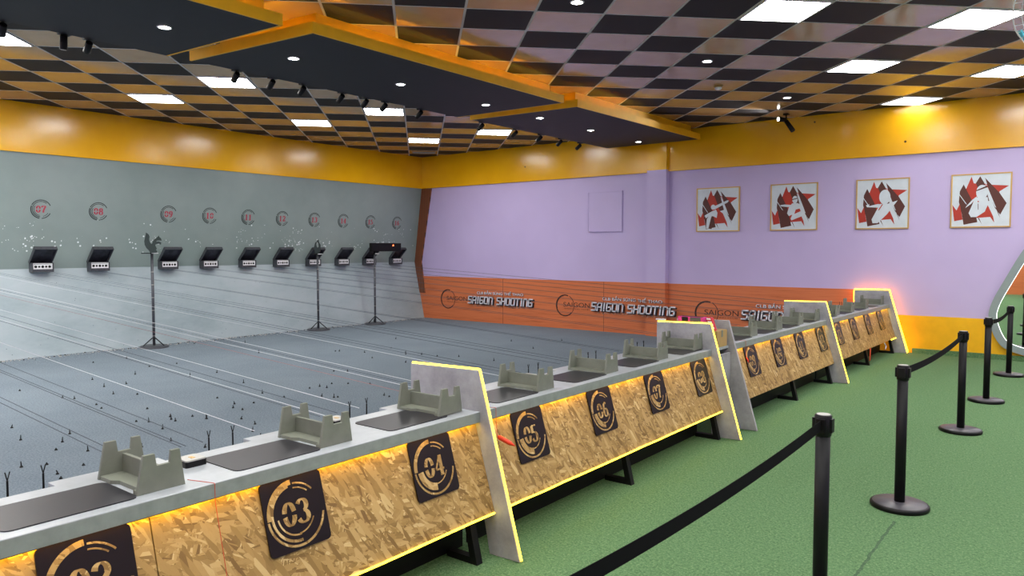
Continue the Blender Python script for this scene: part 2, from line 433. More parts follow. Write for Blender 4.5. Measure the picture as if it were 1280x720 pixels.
# ------------------------------------------------------------------ dropped canopy of three sections
ZS = 3.68
def canopy(pts, inner, label, name='ceiling_canopy'):
    r = empty(name, (pts[0][0], pts[0][1], 0), label, 'ceiling canopy', 'black and yellow canopy sections')
    ox, oy = pts[0]
    P = [(x-ox, y-oy) for x, y in pts]; n = len(P)
    m = MB(); m.prism([(x, y, ZS) for x, y in P], (0, 0, .012)); m.build('soffit', 'black_soffit', r)
    m = MB()
    cx = sum(p[0] for p in P)/n; cy = sum(p[1] for p in P)/n
    for i in range(n):
        a, b = P[i], P[(i+1) % n]
        if i == n-1: continue      # the range side stays black
        d = Vector((b[0]-a[0], b[1]-a[1], 0)); nn = Vector((-d.y, d.x, 0)).normalized()*.02
        if nn.dot(Vector((cx-a[0], cy-a[1], 0))) < 0: nn = -nn
        nn0 = -nn*.15
        m.prism([(a[0]+nn0.x, a[1]+nn0.y, ZS-.002), (b[0]+nn0.x, b[1]+nn0.y, ZS-.002), (b[0]+nn.x, b[1]+nn.y, ZS-.002), (a[0]+nn.x, a[1]+nn.y, ZS-.002)], (0, 0, .105))
    m.build('fascia', 'yellow_matte', r)
    m = MB(); a, b = P[n-1], P[0]
    m.prism([(a[0], a[1], ZS+.012), (b[0], b[1], ZS+.012), (b[0]+.02, b[1], ZS+.012), (a[0]+.02, a[1], ZS+.012)], (0, 0, .09)); m.build('back_edge', 'black_soffit', r)
    Q = [(x-ox, y-oy) for x, y in inner]
    m = MB(); m.prism([(x, y, ZS+.0125) for x, y in Q], (0, 0, ZC-ZS-.0125)); m.build('upper_box', 'yellow_matte', r)
    # LED tape on top of the ledge, at the box foot
    m = MB(); qa, qb, qc = Q[0], Q[1], Q[2]
    m.box(qb[0]+.03, qb[0]+.045, min(qb[1], qc[1])+.05, max(qb[1], qc[1])-.02, ZS+.013, ZS+.024)
    m.prism([(qa[0]+.3, qa[1]-.045, ZS+.013), (qb[0]-.02, qb[1]-.045, ZS+.013), (qb[0]-.02, qb[1]-.03, ZS+.013), (qa[0]+.3, qa[1]-.03, ZS+.013)], (0, 0, .011))
    m.build('cove_light_strip', 'cove', r)
    return r
canopy([(-7.66, 4.22), (-5.77, 4.39), (-5.76, 8.59), (-7.66, 8.52)], [(-7.4, 4.42), (-5.93, 4.55), (-5.93, 8.5), (-7.4, 8.42)],
       'middle black canopy section with yellow edge, ending beside the third canopy corner')
canopy([(-7.66, 8.80), (-5.75, 8.92), (-5.66, 12.95), (-7.62, 12.95)], [(-7.4, 9.0), (-5.90, 9.10), (-5.80, 12.86), (-7.4, 12.86)],
       'far black canopy section whose yellow tip ends at the lilac column')
canopy([(-7.66, -.2), (-5.80, -.1), (-5.81, 4.09), (-7.66, 3.98)], [(-7.4, 0), (-5.96, .1), (-5.96, 4.0), (-7.4, 3.9)],
       'near black canopy section leaving the picture at top left')
for i, (y, lab) in enumerate([(3.45, 'on the near canopy section at top left'), (4.84, 'nearest the front corner of the middle canopy section'), (6.39, 'in the centre of the middle canopy section'),
    (8.02, 'at the far end of the middle canopy section'), (9.32, 'nearest the front corner of the far canopy section'), (10.8, 'in the centre of the far canopy section'), (12.5, 'at the far tip of the far canopy section')]):
    downlight(-6.69, y, ZS, 'round downlight '+lab)

def spot(x, y, z, yaw, pitch, label):
    r = empty('track_spotlight', (x, y, z), label, 'spotlight', 'black spotlights along the canopy edge')
    m = MB(); m.box(-.03, .05, -.05, .05, .0, .02); m.tube([(0, 0, 0), (-.02, 0, -.05)], .008); m.build('bracket', 'black_metal', r)
    d = Vector((math.cos(yaw)*math.cos(pitch), math.sin(yaw)*math.cos(pitch), -math.sin(pitch)))
    c = Vector((-.02, 0, -.055))
    m = MB(); m.tube([c-d*.055, c-d*.05, c+d*.075, c+d*.078], [.024, .032, .034, .031], 16); m.build('lamp_body', 'black_metal', r)
    m = MB(); m.tube([c+d*.0785, c+d*.0795], .026, 14); m.build('lens', 'cap', r)
spots = [(2.50, 'cut by the left edge of the picture'), (3.00, 'hanging upright, second from the left'), (3.22, 'tilted, third from the left'), (4.80, 'in front of the light panel above target 10'),
 (5.27, 'just right of the light panel above target 10'), (5.71, 'over target 12'), (6.31, 'left of the bright panel with three spotlights'), (6.72, 'at the left corner of the bright panel above target 14'),
 (7.06, 'across the top of the bright panel above target 14'), (7.75, 'at the far end of the middle canopy section'), (9.14, 'nearest the front corner of the far canopy section'),
 (10.03, 'second on the far canopy section'), (10.75, 'third on the far canopy section'), (11.39, 'fourth on the far canopy section'), (12.04, 'last on the far canopy section, nearest the lilac wall')]
for i, (y, lab) in enumerate(spots):
    spot(-7.70, y, ZS+.0, PI*.95 if i != 1 else PI, (.55 if i != 1 else 1.45), 'small black canopy spotlight '+lab)

# black spotlight under the ceiling on the right
r = empty('ceiling_spotlight', (-4.03, 12.72, ZC), 'black double ceiling spotlight in front of the yellow band, lighting the tiles', 'spotlight')
m = MB(); m.box(-.04, .04, -.04, .04, -.02, 0); m.tube([(0, 0, -.02), (0, 0, -.16)], .012); m.build('stem', 'black_metal', r)
m = MB(); m.tube([(.0, 0, -.12), (.13, -.05, -.30)], [.035, .04], 14); m.build('lamp_body', 'black_metal', r)
m = MB(); m.tube([(-.01, -.01, -.1), (-.085, -.14, -.1)], [.035, .042], 14); m.build('lamp_body', 'black_metal', r)
m = MB(); m.tube([(-.0855, -.141, -.1), (-.0865, -.1425, -.1)], .034, 14); m.build('lens', 'spot_glow', r)
L = bpy.data.lights.new('spot_beam', 'SPOT'); L.energy = 120; L.spot_size = .9; L.spot_blend = .6; L.color = (1, .97, .9); L.shadow_soft_size = .03
lo = bpy.data.objects.new('spot_beam', L); C.objects.link(lo); lo.parent = r; lo.location = (-.092, -.152, -.1)
lo.rotation_euler = Vector((-1.75, -3.2, -.02)).to_track_quat('-Z', 'Y').to_euler()

# smoke detector
x, y = cell(5, 5); r = empty('smoke_detector', (x, y, ZC), 'round smoke detector on a tan ceiling tile', 'smoke detector')
m = MB(); m.lathe([(0, 0), (.062, 0), (.062, -.02), (.05, -.028), (.05, -.028)]); m.build('base', 'card', r)
m = MB(); m.lathe([(.048, -.026), (.044, -.05), (.03, -.058), (0, -.06)]); m.build('sensor_cap', 'white', r)
# vent
r = empty('ceiling_vent', (-12.27, 12.45, ZC), 'grey slatted ceiling vent in the far left corner', 'vent', None, A45)
m = MB()
for a in ((-.28, .28, -.15, -.12), (-.28, .28, .12, .15), (-.28, -.25, -.12, .12), (.25, .28, -.12, .12)): m.box(*a, -.02, 0)
m.build('frame', 'card', r)
m = MB()
for k in range(5): m.prism([(-.25, -.1+k*.045, 0), (-.25, -.09+k*.045, 0), (-.25, -.07+k*.045, -.018), (-.25, -.08+k*.045, -.018)], (.5, 0, 0))
m.build('slats', 'mirrorframe', r)

# hanging fan, cut by the right edge
fc = Vector((-.12, 5.0, 2.955)); R = .235
r = empty('wall_fan', fc, 'teal fan with a round wire guard at the upper right edge of the picture', 'fan')
m = MB()
ax = Vector((-.35, -.9, -.25)).normalized(); e1 = ax.cross(Vector((0, 0, 1))).normalized(); e2 = ax.cross(e1)
def ring(m, c, rad, th, seg=48, a0=0, a1=2*PI, mat=None):
    m.tube([c+(e1*math.cos(a)+e2*math.sin(a))*rad for a in [a0+(a1-a0)*j/seg for j in range(seg+1)]], th, 6, mat, False)
ring(m, ax*.05, R, .004); ring(m, -ax*.05, R, .003); ring(m, ax*.075, R*.6, .002); ring(m, ax*.085, R*.3, .002)
for k in range(36):
    a = 2*PI*k/36; d = e1*math.cos(a)+e2*math.sin(a)
    m.tube([ax*.09+d*.05, ax*.075+d*R*.6, ax*.05+d*R, -ax*.05+d*R], .0013, 5)
m.build('wire_guard', 'cap', r)
m = MB(); 
for k in range(3):
    a = 2*PI*k/3+.4; d = e1*math.cos(a)+e2*math.sin(a); q = ax.cross(d)
    pts = [d*.03, d*.1+q*.05, d*.19+q*.07, d*.21+q*.0, d*.18-q*.05, d*.08-q*.03]
    m.prism([p+ax*(.012*(p.dot(q)/.05)) for p in pts[:1]+pts[1:]], ax*.003)
m.build('blades', 'teal', r)
m = MB(); m.tube([ax*.085, ax*.02, -ax*.12, -ax*.17], [.045, .05, .055, .03], 20); m.build('motor', 'teal', r)
m = MB(); ring(m, ax*.0, R+.004, .012, 48, .3, 2.2); m.build('rim_band', 'teal', r)
m = MB(); m.tube([-ax*.12, (-ax*.12+Vector((0, 0, .2))), (-ax*.12+Vector((0, 0, ZC-2.955)))], .014, 10); m.build('down_rod', 'cap', r)

# ------------------------------------------------------------------ numerals
def arc(cx, cy, rx, ry, a0, a1, n=14): return [(cx+rx*math.cos(math.radians(a0+(a1-a0)*i/n)), cy+ry*math.sin(math.radians(a0+(a1-a0)*i/n))) for i in range(n+1)]
DIG = {
 '0': [arc(.3, .5, .22, .43, 10, 170), arc(.3, .5, .22, .43, 190, 350)],
 '1': [[(.3, .04), (.3, .96)], [(.3, .94), (.12, .78)], [(.1, .03), (.5, .03)]],
 '2': [arc(.3, .7, .2, .24, 170, -30)+[(.12, .08)], [(.1, .06), (.52, .06)], [(.52, .06), (.52, .22)]],
 '3': [arc(.27, .72, .2, .22, 160, -80), arc(.27, .27, .23, .23, 80, -165)],
 '4': [[(.42, .04), (.42, .96)], [(.40, .94), (.06, .32)], [(.06, .3), (.6, .3)], [(.3, .04), (.54, .04)]],
 '5': [[(.14, .92), (.5, .92)], [(.14, .92), (.14, .52)], arc(.27, .3, .23, .26, 110, -160)],
 '6': [arc(.3, .3, .2, .25, 0, 360, 22), [(.1, .3), (.12, .55), (.2, .8), (.36, .95), (.48, .86)]],
 '7': [[(.08, .94), (.52, .94)], [(.52, .94), (.36, .6), (.26, .3), (.25, .04)], [(.08, .94), (.08, .76)]],
 '8': [arc(.3, .73, .17, .21, 0, 360, 20), arc(.3, .27, .21, .24, 0, 360, 20)],
 '9': [arc(.3, .7, .2, .25, 0, 360, 22), [(.5, .7), (.48, .45), (.4, .2), (.24, .05), (.12, .14)]],
}
def glyph(m, ch, ox, oy, s, f, thick=.15, thin=.05, d=None, mat=None):
    """f maps (a,b) in the glyph plane to 3-D; d: extrusion vector"""
    for st in DIG[ch]:
        wd = []
        for i in range(len(st)):
            a = st[max(i-1, 0)]; b = st[min(i+1, len(st)-1)]; dx, dy = b[0]-a[0], b[1]-a[1]; l = math.hypot(dx, dy) or 1
            w = thin+(thick-thin)*abs(dy/l)**1.5
            if len(st) == 2 and abs(dx) > abs(dy)*.5: w = thin*1.3
            wd.append((-dy/l*w/2, dx/l*w/2))
        for i in range(len(st)-1):
            p, q = st[i], st[i+1]; a, b = wd[i], wd[i+1]
            quad = [(p[0]+a[0], p[1]+a[1]), (q[0]+b[0], q[1]+b[1]), (q[0]-b[0], q[1]-b[1]), (p[0]-a[0], p[1]-a[1])]
            m.prism([f(ox+x*s, oy+y*s) for x, y in quad], d, mat)
def arcband(m, r0, r1, a0, a1, f, d, n=20, mat=None):
    for i in range(n):
        t0 = math.radians(a0+(a1-a0)*i/n); t1 = math.radians(a0+(a1-a0)*(i+1)/n)
        m.prism([f(r0*math.cos(t0), r0*math.sin(t0)), f(r1*math.cos(t0), r1*math.sin(t0)), f(r1*math.cos(t1), r1*math.sin(t1)), f(r0*math.cos(t1), r0*math.sin(t1))], d, mat)

# ------------------------------------------------------------------ benches
FX = -2.565
sl = Vector((-.135, 0, .46)).normalized(); nrm = Vector((sl.z, 0, -sl.x))
O0 = Vector((.105, 0, .24))             # lower edge of the front board, bench-local
def slope_map(yc, bc, off):
    return lambda a, b: Vector((0, yc+a, 0))+O0+sl*(bc+b)+nrm*off
def side_panel(r, y, led='led', name='side_panel'):
    m = MB(); P = [(-.53, .985), (-.012, .995), (.272, .004), (.068, .0), (-.05, .56), (-.53, .56)]
    m.prism([(x, y, z) for x, z in P], (0, .03, 0)); o = m.build(name, 'concrete', r, .002)
    if led:
        m = MB()
        m.tube([(-.525, y+.012, .990), (-.014, y+.012, 1.0), (-.008, y+.012, .997), (.276, y+.012, .010)], .006, 8)
        if led == 'orange': m.tube([(-.538, y+.012, .82), (-.538, y+.012, .985)], .006, 6)
        m.build('light_strip', 'led', o)
        if led == 'orange':
            m = MB(); m.tube([(-.545, y+.037, .70), (-.535, y+.037, 1.0), (-.01, y+.037, 1.01), (.284, y+.037, .02)], .006, 6)
            tag(m.build('light_strip', 'led_orange', o), 'orange light strip on the wall side')
    return o
def bench(y0, y1, lanes, legs, panels, rz, dx, label, steps, bottom_led=True):
    r = empty('shooting_bench', (FX+dx, y0, 0), label, 'bench', 'shooting benches in line', rz)
    n = y1-y0
    # top with steps along its back edge
    m = MB(); back = []
    y = n
    pts = [(0, .0), (0, n), (-.44, n)]
    for s in sorted(steps, reverse=True):
        a, b = s-y0, min(s-y0+.42, n)
        if a < 0: a = 0
        pts += [(-.44, b), (-.505, b), (-.505, a), (-.44, a)]
    pts.append((-.44, 0))
    pp = []
    for p in pts:
        if not pp or (abs(p[0]-pp[-1][0])+abs(p[1]-pp[-1][1])) > 1e-4: pp.append(p)
    if abs(pp[-1][0]-pp[0][0])+abs(pp[-1][1]-pp[0][1]) < 1e-4: pp.pop()
    m.prism([(x, yy, .735) for x, yy in pp], (0, 0, .035), 'worktop')
    wt = m.build('worktop', None, r, .002)
    m = MB(); m.box(-.006, .001, .0, n, .712, .768); m.build('worktop_lip', 'lip', r, .0015)
    # front board
    m = MB(); L_ = .478; f = slope_map(0, 0, 0)
    segs = [0] + [s for s in ((.0,) if False else ())]
    cuts = [0, n] if n < 3 else [0, (lanes[0][1]+.2-y0) if y0 > 3 else (lanes[0][1]+.22-y0) if lanes[0][0] == 2 else n*.5, n]
    for a, b in zip(cuts, cuts[1:]):
        a += .002; b -= .002
        m.prism([f(a, 0), f(b, 0), f(b, L_), f(a, L_)], -nrm*.016)
    m.build('front_board', 'osb', r, .001)
    m = MB(); m.box(-.14, -.12, 0.01, n-.01, .0, .73); m.build('dark_infill_board', 'black_metal', r)  # black sheet added to give the deep shade under the bench
    m = MB(); m.box(-.032, -.012, .03, n-.03, .7, .711) if False else m.box(-.02, -.009, .03, n-.03, .7245, .734)
    tag(m.build('light_strip', 'led_under', r), 'amber light strip under the worktop edge')
    if bottom_led:
        m = MB(); f2 = slope_map(0, 0, .004)
        pts = []; k = int(n/.2)
        for i in range(k+1):
            p = f2(.01+(n-.02)*i/k, -.004+random.uniform(-.0015, .0015)); pts.append(p)
        m.tube(pts, .0055, 6); tag(m.build('light_strip', 'led', r), 'yellow light strip along the lower board edge')
    elif bottom_led is None: pass
    # number plates
    for num, yl in lanes:
        yl -= y0; f = slope_map(yl, .3335, .004)
        m = MB(); h = .148; c = .02; out = []
        for cx, cy, a0 in ((h-c, h-c, 0), (-h+c, h-c, 90), (-h+c, -h+c, 180), (h-c, -h+c, 270)):
            for k in range(6):
                a = math.radians(a0+18*k); out.append(f(cx+c*math.cos(a), cy+c*math.sin(a)))
        m.prism(out, nrm*.006); p = m.build('number_plate', 'plate', r)
        tag(p, 'black number plate reading %02d' % num)
        m = MB(); f = slope_map(yl, .3335, .0102); d = nrm*.0009; R_ = .138
        arcband(m, R_*.84, R_*.99, 92, 182, f, d); arcband(m, R_*.93, R_*1.0, 184, 348, f, d, 30)
        arcband(m, R_*.84, R_*.89, 40, 88, f, d); arcband(m, R_*.71, R_*.75, 48, 88, f, d)
        if num % 2 == 0 or num > 4: arcband(m, R_*.58, R_*.84, 186, 268, f, d, 18)
        else: arcband(m, R_*.78, R_*.86, 100, 275, f, d, 26); arcband(m, R_*.62, R_*.67, 186, 275, f, d, 18)
        arcband(m, R_*.60, R_*.64, 270, 335, f, d)
        s = '%02d' % num; sz = .104
        glyph(m, s[0], -.064, -sz/2, sz, f, .21, .07, d); glyph(m, s[1], .004, -sz/2, sz, f, .21, .07, d)
        m.build('numeral_emblem', 'osb', p)
    # legs: black flat bars leaning with the front board, each with a foot running back
    for yl in legs:
        m = MB(); yy = yl-y0
        m.prism([(.055, yy, .245), (.02, yy, .245), (.07, yy, 0), (.115, yy, 0)], (0, .045, 0))
        m.prism([(.07, yy, 0), (.07, yy, .035), (-.10, yy, .035), (-.10, yy, 0)], (0, .045, 0))
        m.prism([(.02, yy, .245), (.055, yy, .245), (-.02, yy, .52), (-.05, yy, .52)], (0, .045, 0))
        m.build('leg', 'black_metal', r)
    for y, led in panels: side_panel(r, y-y0, led)
    return r
LANE = {2: 1.02, 3: 1.82, 4: 2.64, 5: 3.46, 6: 4.28, 7: 5.09, 8: 5.92, 9: 7.12, 10: 7.87, 11: 8.60, 12: 9.38, 13: 10.13, 14: 10.88, 15: 11.66, 16: 12.42}
lan = lambda a: [(k, LANE[k]) for k in a]
RZ = -.0185
bench(-.6, 3.02, lan((2, 3, 4)), (.45, 2.86), [(3.02, 'led')], 0, 0, 'nearest shooting bench with number plates 02, 03 and 04', [.27, 1.09, 1.91, 2.75])
bench(3.052, 6.17, lan((5, 6, 7, 8)), (4.52, 6.08), [(6.17, 'led')], 0, 0, 'second shooting bench with number plates 05 to 08', [3.56, 4.4, 5.2])
b3 = bench(6.62, 9.63, lan((9, 10, 11, 12)), (8.2, 9.5), [(6.585, None), (9.63, 'led')], RZ, 0, 'third shooting bench with number plates 09 to 12', [7.2, 7.95, 8.7], False)
b4 = bench(9.662, 13.05, lan((13, 14, 15, 16)), (11.35, 12.9), [(13.05, 'orange')], RZ, .056, 'farthest shooting bench with plates 13 to 16 and glowing end panel', [10.2, 10.95, 11.75], False)
def bpos(x, y, z):
    """world point from bench-front-relative x, world y"""
    dx = 0 if y < 6.6 else (y-6.62)*math.tan(-RZ)
    return Vector((FX+dx+x, y, z))
# short piece of light strip still fixed at the far bench, and a loose dangling end
f2 = slope_map(0, 0, .006)
m = MB(); m.tube([f2(12.72-9.662, -.004), f2(13.03-9.662, -.004)], .007, 6); tag(m.build('light_strip', 'led', b4), 'short lit end of yellow strip')
m = MB(); m.tube([f2(12.25-9.662, -.01), f2(12.3-9.662, -.06), f2(12.2-9.662, -.1)], .008, 6); tag(m.build('light_strip', 'cable_w', b4), 'pale loose end of light strip hanging down')

# console between second and third bench
r = empty('console_shelf', (FX, 6.2, 0), 'grey concrete-look console shelf standing between the benches numbered 08 and 09', 'shelf')
m = MB(); m.box(-.5, -.005, .003, .378, .742, .768); m.build('shelf_board', 'worktop', r, .002)
m = MB(); m.box(-.005, .015, .003, .378, 0, .705); m.build('front_board', 'concrete', r, .002)
m = MB(); m.box(-.5, -.48, .003, .378, 0, .74); m.build('dark_infill_board', 'black_metal', r)
# things on the console
r = empty('cardboard_box', (-2.66, 6.42, .768), 'small tan cardboard box standing on the grey console shelf', 'box')
m = MB(); m.box(-.09, .09, -.11, .12, 0, .15); m.build('carton', 'card', r, .003)
m = MB(); m.box(-.0905, .0915, -.02, .02, .1505, .1515); m.box(.0905, .0915, -.02, .02, .09, .151); m.build('tape_strip', 'rest', r)
r = empty('printed_box', (-2.82, 6.36, .997), 'magenta and black printed product box lying beside the red box', 'box')
m = MB(); m.prism([(-.10, -.12, 0), (.14, -.12, 0), (.14, -.03, 0), (-.10, -.03, 0)], (0, 0, .045)); m.build('carton', 'pink', r, .002)
m = MB(); m.box(-.06, .0, -.1215, -.1205, .004, .042); m.box(-.085, .13, -.11, -.04, .0452, .046); m.build('printed_panel', 'black', r)
m = MB(); m.box(.02, .12, -.1215, -.1205, .004, .042); m.build('picture_patch', 'base_top', r)
r = empty('storage_case', (-2.84, 6.36, .768), 'dark storage case on the console shelf under the magenta printed box', 'case')
m = MB(); m.box(-.1, .08, -.12, .1, 0, .2); m.build('case_body', 'black', r, .006)
m = MB(); m.box(-.105, .085, -.125, .105, .2, .2285); m.build('lid', 'base_top', r, .004)
r = empty('red_box', (-2.64, 6.42, .919), 'red printed box with white marks leaning at the light strip', 'box', None, 0)
m = MB(); m.prism([(.0, -.1, 0), (.045, -.1, -.0), (.005, -.1, .12), (-.05, -.1, .12)], (0, .05, 0)); m.build('carton', 'boxred', r, .002)
m = MB()
for k in range(4): m.prism([(-.02-.012*k+.02, -.1012, .02+.026*k), (.02-.012*k+.02, -.1012, .02+.026*k), (.015-.012*k+.02, -.1012, .035+.026*k), (-.025-.012*k+.02, -.1012, .035+.026*k)], (0, .001, 0))
m.build('white_marks', 'white', r)
m = MB(); m.box(-.045, .045, -.015, .015, 0, .012); o = m.build('paper_slip', 'white', None, .001); o.location = (-3.06, 6.18, 1.002)
tag(o, 'small white slip lying on the top edge of the end panel beside bench 08', 'paper')

# mats, gun rests, scorer boxes, post pairs
g = MB()
r0 = None
def rrect(m, x0, x1, y0, y1, z0, z1, c=.03, mat=None):
    out = []
    for cx, cy, a0 in ((x1-c, y1-c, 0), (x0+c, y1-c, 90), (x0+c, y0+c, 180), (x1-c, y0+c, 270)):
        for k in range(5):
            a = math.radians(a0+22.5*k); out.append((cx+c*math.cos(a), cy+c*math.sin(a), z0))
    m.prism(out, (0, 0, z1-z0), mat)
def make_mat():
    m = MB(); rrect(m, -.14, .14, -.21, .21, 0, .004); return m.build('bench_mat', 'mat')
def make_rest():
    r = empty('gun_rest', (0, 0, 0))
    P = [(-.09, 0), (.09, 0), (.071, .14), (.038, .14), (.033, .095), (-.016, .095), (-.022, .14), (-.064, .14)]
    for x in (-.16, .145):
        m = MB(); m.prism([(x, y, z) for y, z in P], (.015, 0, 0)); m.build('notched_side', 'rest', r, .0015)
    m = MB(); m.box(-.145, .145, .0, .015, .015, .085); m.build('cross_board', 'rest', r, .001)
    m = MB(); m.prism([(x, y, 0) for x, y in [(-.145, -.085), (-.06, -.085), (-.03, -.065), (.11, -.065), (.12, -.085), (.145, -.085), (.145, .06), (-.145, .06)]], (0, 0, .015)); m.build('base_board', 'rest', r, .001)
    return r
def make_box():
    r = empty('score_box', (0, 0, 0))
    m = MB(); rrect(m, -.045, .045, -.045, .045, 0, .024, .01); m.build('case', 'black', r)
    m = MB(); rrect(m, -.043, .043, -.043, .043, .024, .030, .01); lid = m.build('lid', 'cap', r)
    m = MB(); m.box(-.008, .02, -.008, .008, .0302, .032); m.build('button', 'gold', lid)
    return r
def make_posts():
    r = empty('wire_post', (0, 0, 0))
    m = MB(); m.tube([(0, 0, -.838), (0, 0, .0)], .004, 6); m.build('rod', 'black_metal', r)
    m = MB(); m.tube([(0, 0, -.0), (-.003, -.006, .032)], .0022, 6); m.tube([(0, 0, -.0), (-.003, .010, .032)], .0022, 6); m.build('fork', 'black_metal', r)
    return r
pm, pr, pb, pp_ = make_mat(), make_rest(), make_box(), make_posts()
first = {}
def place(proto, key, loc, label, cat, group, rz=0):
    o = proto if key not in first else copy_tree(proto)
    first[key] = 1
    o.location = loc; o.rotation_euler = (0, 0, rz); tag(o, label, cat, group); return o
for k, y in LANE.items():
    rz = RZ if y > 6.6 else 0
    z = .770
    n = '%02d' % k
    place(pm, 'm', bpos(-.195, y-.01, z), 'black rounded mat on the worktop above number plate '+n, 'mat', 'black shooting mats on the benches', rz)
    ry = {4: 2.87, 8: 6.06, 12: 9.52, 16: 12.94}.get(k, y+.29)
    if k in (8, 12, 16): ry = {8: 6.07, 12: 9.53, 16: 12.95}[k]
    place(pr, 'r', bpos(-.235, ry, z if abs(ry-y) > .31 else z+.0045*(ry-.09 < y+.2)), 'grey notched gun rest on the worktop just right of plate '+n, 'gun rest', 'grey gun rests on the benches', rz)
    if k >= 3: place(pb, 'b', bpos(-.40 if k != 3 else -.30, y-.275 if k not in (9, 13) else y-.24, z), 'small black score box with pale lid on the worktop left of mat '+n, 'box', 'small black score boxes', rz)
    for s in (-1, 1):
        place(pp_, 'p', bpos(-.575, y+.06*s+.02, .79-.0), 'thin dark forked post behind bench lane %s, %s of its pair' % (n, 'left' if s < 0 else 'right'), 'post', 'thin forked posts behind the benches', rz)

# cords from benches to the target wall
def cord(y, mat, label, z0=.79, z1=1.30, rad=.0018, x1=-13.2):
    m = MB(); N = 10; pts = []
    for i in range(N+1):
        t_ = i/N; pts.append((-3.085+(x1+3.085)*t_, y, z0+(z1-z0)*t_-.03*4*t_*(1-t_)*.0))
    m.tube(pts, rad, 5)
    o = m.build('taut_cord', mat); tag(o, label, 'cord', 'cords stretched from the benches to the target wall'); return o
def cset(k, items):
    cnt = {}
    for off, c in items:
        nm = {'w': 'white', 'd': 'dark', 'r': 'dull red'}[c]
        cord(LANE[k]+off, {'w': 'cable_w', 'd': 'cable_d', 'r': 'cable_r'}[c], '%s cord stretched from bench lane %02d to the target wall' % (nm, k),
             rad=.0019 if c == 'w' else .0018)
cset(2, [(-.5, 'd'), (-.2, 'w'), (.34, 'd'), (.38, 'd')])
cset(3, [(-.20, 'd'), (-.18, 'd'), (-.10, 'd'), (.16, 'w')])
cset(4, [(-.28, 'd'), (-.25, 'w'), (-.17, 'd'), (-.02, 'w')])
cset(5, [(-.40, 'r'), (-.27, 'w'), (-.21, 'd'), (-.14, 'w')])
cset(6, [(-.40, 'w'), (-.28, 'd'), (-.2, 'd')])
cset(7, [(-.52, 'd'), (-.39, 'd'), (-.3, 'd')])
cset(8, [(-.47, 'd'), (-.42, 'd')])
for k in range(9, 17): cset(k, [(-.45, 'd'), (-.36, 'd')])

# red markers hanging on threads
def marker(y, zt, dz, label, x=.004):
    r = empty('hanging_marker', bpos(x, y, 0), label, 'marker', 'red markers on threads')
    xs_ = lambda z: .105-(z-.24)*.2935+.014
    k = .55 if x < 0 else 1
    m = MB(); m.tube([(-.12, -.04, .7712), (-.001, 0, .7712), (.003, .0, .768), (.004, .0, .70), (xs_(zt+.06), .005, zt+.06)], .0014, 5); m.build('thread', 'thread', r)
    m = MB(); a = Vector((xs_(zt+.06), .005, zt+.06)); b = a+(Vector((.09, .045, -.05)) if dz else Vector((.045, .01, -.10)))*k
    d = b-a; m.tube([a, a+d*.12, a+d*.7, b], [.006*k, .014*k, .013*k, .002], 12); m.build('marker_body', 'redobj', r)
marker(1.47, .30, False, 'red marker hanging on a thread between plates 02 and 03')
marker(3.15, .55, True, 'red pointed marker on a thread between end panel and plate 05')
marker(6.98, .55, False, 'small red marker hanging left of plate 09', -.001)
m = MB(); m.prism([(0, 0, 0), (.0, .05, .0), (.0, .08, .17), (.0, .01, .18)], (.004, 0, 0)); o = m.build('red_tag', 'redobj'); o.location = bpos(.128, 11.28, .08)
tag(o, 'red paper tag hanging at the leg of the farthest bench', 'tag')
m = MB(); m.tube([(0, 0, 0), (-.03, .32, 0)], .014, 12); o = m.build('cardboard_tube', 'card'); o.location = (-2.66, 1.98, .014)
tag(o, 'tan tube lying on the turf under the nearest bench', 'tube')

# ------------------------------------------------------------------ carpet stubs
T = [(-10.08, 3.31), (-9.21, 3.45), (-9.04, 3.51), (-8.26, 3.47), (-7.85, 3.76), (-8.73, 4.07), (-8.98, 3.91), (-9.55, 4.05), (-11.73, 4.83), (-10.17, 4.72), (-11.8, 5.35), (-10.68, 5.16), (-10.64, 5.55), (-9.43, 5.1), (-7.29, 3.72), (-7.17, 3.67), (-7.07, 3.66), (-7.13, 3.87), (-6.91, 3.9), (-7.24, 3.48), (-7.35, 3.41), (-6.85, 3.42), (-6.36, 3.25), (-5.92, 3.32), (-8.03, 2.56), (-7.45, 2.44), (-7.34, 2.8), (-7.08, 2.64), (-6.84, 2.5), (-6.51, 2.13), (-6.43, 2.28), (-6.18, 2.45), (-6.59, 2.65), (-6.65, 3.04), (-6.55, 3.06), (-6.36, 2.99), (-6.09, 2.23), (-10.19, 4.18), (-5.95, 2.2), (-8.5, 3.52), (-9.53, 4.31), (-10.68, 6.96), (-12.06, 7.58), (-8.42, 5.26), (-9.42, 5.48), (-7.63, 5.01), (-7.45, 5.55), (-7.45, 5.7), (-7.31, 5.7), (-7.48, 5.91), (-6.93, 5.33), (-6.76, 5.37), (-6.74, 5.41), (-9.84, 7.86), (-9.79, 7.9), (-8.65, 8.33), (-8.78, 7.73), (-10.32, 9.68), (-9.4, 8.71), (-9.34, 8.06), (-8.08, 6.66), (-7.32, 6.04), (-6.4, 5.81), (-6.29, 5.79), (-5.81, 5.52), (-7.22, 4.63), (-7.34, 4.47), (-7.17, 4.35), (-7.01, 4.36), (-6.63, 4.11), (-6.92, 3.9), (-6.33, 4.07), (-6.09, 3.89), (-5.86, 3.82), (-7.79, 4.53), (-8.03, 7.73), (-8.23, 6.54), (-7.1, 6.21), (-7.23, 5.03), (-7.44, 10.18), (-7.67, 11.4), (-7.08, 8.67), (-7.79, 8.66), (-8.11, 8.5), (-8.43, 8.47), (-8.81, 8.48), (-8.36, 10.75)]
protos = []
